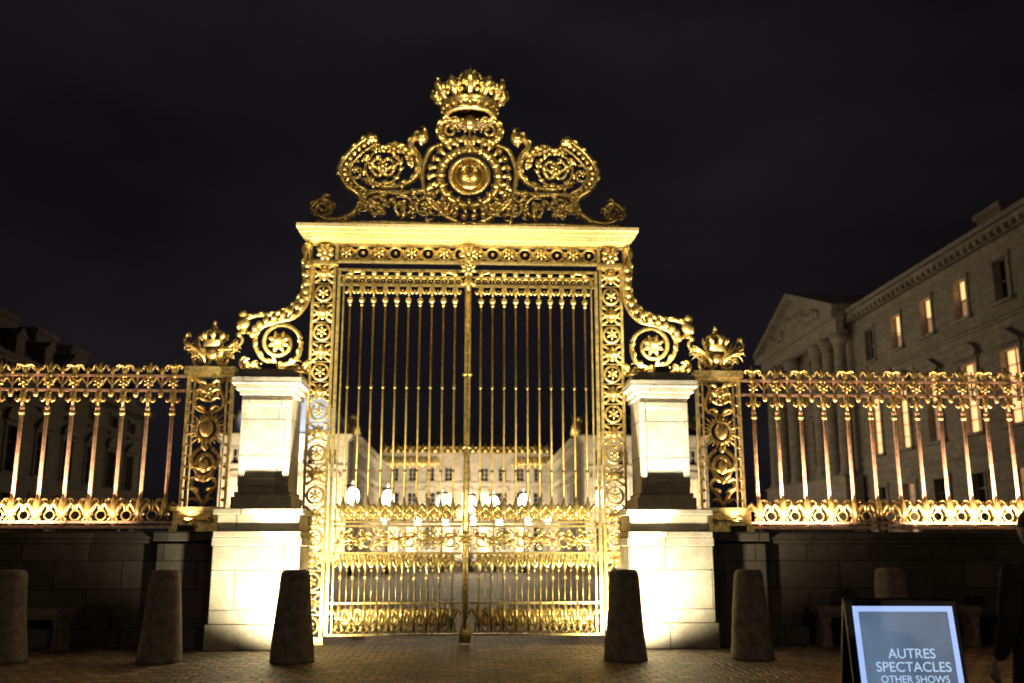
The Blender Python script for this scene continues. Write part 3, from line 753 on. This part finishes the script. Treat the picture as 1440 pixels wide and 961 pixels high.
for s in (-1,1):
    e=empty('crest_fill_rig'); x=s*9.5  # unseen mast and spot, added behind the camera to brighten the crest
    m=MB(); m.tube([(x,-23,0.003),(x,-23,6.3)],[.09,.05],10); m.box(x-.15,x+.15,-23.25,-23.05,6.15,6.35); m.obj('fill_mast',IRON,e)
    spot('crest_fill_spot',(x,-22.9,6.3),(0,0,9.4),9500,WARM,15,.9,.15,e)

# ================================================================== floodlights
for s in (-1,1):
    xa,xb=(2.42,2.69) if s<0 else (2.29,2.56)
    e=floodlight(s*xb,-2.0)
    spot('flood',(s*xb,-1.93,.14),(s*2.75,-.4,2.6),1400,WARM,140,1.0,.07,e)
    spot('pillar_beam',(s*xb,-1.93,.16),(s*3.35,-.7,3.9),5200,(1,.9,.66),30,.7,.05,e)
    e=floodlight(s*xa,-2.0)
    spot('beam',(s*xa,-1.95,.16),(s*.9,0,8.6),4800,WARM,52,.8,.1,e)
    e=floodlight(s*3.38,-.66,4.585)
    strip('cap_light',(s*3.38,-.62,4.70),(s*3.38,-.2,6.2),85,WARM,.8,.08,e)
    e=floodlight(s*2.0,1.6)
    spot('rear',(s*2.0,1.55,.16),(s*2.2,0,3.2),450,WARM,120,.6,.1,e)
for x,w_,pw in ((-8.6,3.2,300),(-6.3,1.0,30),(5.9,1.6,150),(9.3,2.8,300),(-11.5,2,120),(12,2,120)):
    e=empty('fence_uplight'); m=MB(); m.box(x-w_/2,x+w_/2,-.40,-.30,1.863,1.90); m.obj('housing',IRON,e)
    strip('tube_light',(x,-.35,1.915),(x,.12,4.2),pw,PINK,w_,.07,e,140)
for s in (-1,1):
    e=floodlight(s*4.7,-.35,1.863); spot('pier_spot',(s*4.7,-.40,2.0),(s*4.5,0,4.6),120,PINK if s<0 else WARM,95,.6,.05,e)
for x,y,tx,ty,tz,pw,lx in ((0,118,0,133,9,8000,18),(-20,84,-20,94,11,13000,12),(20,84,20,94,10,5500,12)):
    e=floodlight(x,y); strip('facade_flood',(x,y,.4),(tx,ty,tz),pw,(1,.83,.52),lx,.4,e)
e=floodlight(-14,60,0); spot('roof_flood',(-14,60,.5),(-21,96,17.0),240000,(.85,.9,1),17,.5,.3,e)
e=floodlight(13,32); o=strip('wing_flood',(13,34,.4),(24,36,9),330,(1,.76,.50),30,.3,e)
o.rotation_euler=(Vector((24,36,9))-Vector((13,34,.4))).to_track_quat('-Z','X').to_euler()

# ================================================================== world, moonlight
w=bpy.data.worlds.new('World'); sc.world=w; w.use_nodes=True; nt=w.node_tree; nt.nodes.clear(); N=nt.nodes.new; L=nt.links.new
out=N('ShaderNodeOutputWorld'); bg=N('ShaderNodeBackground'); sky=N('ShaderNodeTexSky'); sky.sky_type='NISHITA'; sky.sun_disc=False; sky.sun_elevation=math.radians(-6); sky.sun_rotation=math.radians(200)
bg.inputs['Strength'].default_value=.01; L(sky.outputs[0],bg.inputs['Color'])
b2=N('ShaderNodeBackground'); tc=N('ShaderNodeTexCoord'); mp=N('ShaderNodeMapping'); mp.inputs['Scale'].default_value=(1.2,1.2,3.0); L(tc.outputs['Generated'],mp.inputs[0])
n=N('ShaderNodeTexNoise'); n.inputs['Scale'].default_value=1.8; n.inputs['Detail'].default_value=5; n.inputs['Roughness'].default_value=.45; L(mp.outputs[0],n.inputs['Vector'])
r=N('ShaderNodeValToRGB'); r.color_ramp.elements[0].position=.36; r.color_ramp.elements[0].color=(.0046,.0040,.0052,1); r.color_ramp.elements[1].position=.74; r.color_ramp.elements[1].color=(.0125,.0108,.0135,1)
L(n.outputs['Fac'],r.inputs[0]); L(r.outputs[0],b2.inputs['Color'])
ad=N('ShaderNodeAddShader'); L(bg.outputs[0],ad.inputs[0]); L(b2.outputs[0],ad.inputs[1]); L(ad.outputs[0],out.inputs[0])
sl=bpy.data.lights.new('moonlight','SUN'); sl.energy=.01; sl.angle=math.radians(.5); so=bpy.data.objects.new('moonlight',sl); COL.objects.link(so); so.rotation_euler=(math.radians(50),0,math.radians(-30))

# ================================================================== camera
cam=bpy.data.cameras.new('camera'); co=bpy.data.objects.new('camera',cam); COL.objects.link(co)
cam.sensor_width=36; cam.lens=36*1350/1440; cam.clip_end=2000; cam.clip_start=.1
co.location=(0,-17,1.6); co.rotation_euler=(pi/2+math.radians(12.1),0,math.radians(-2.7))
cam.dof.use_dof=True; cam.dof.focus_distance=9.5; cam.dof.aperture_fstop=1.2
sc.camera=co
sc.view_settings.view_transform='Standard'; sc.view_settings.look='None'; sc.view_settings.exposure=0
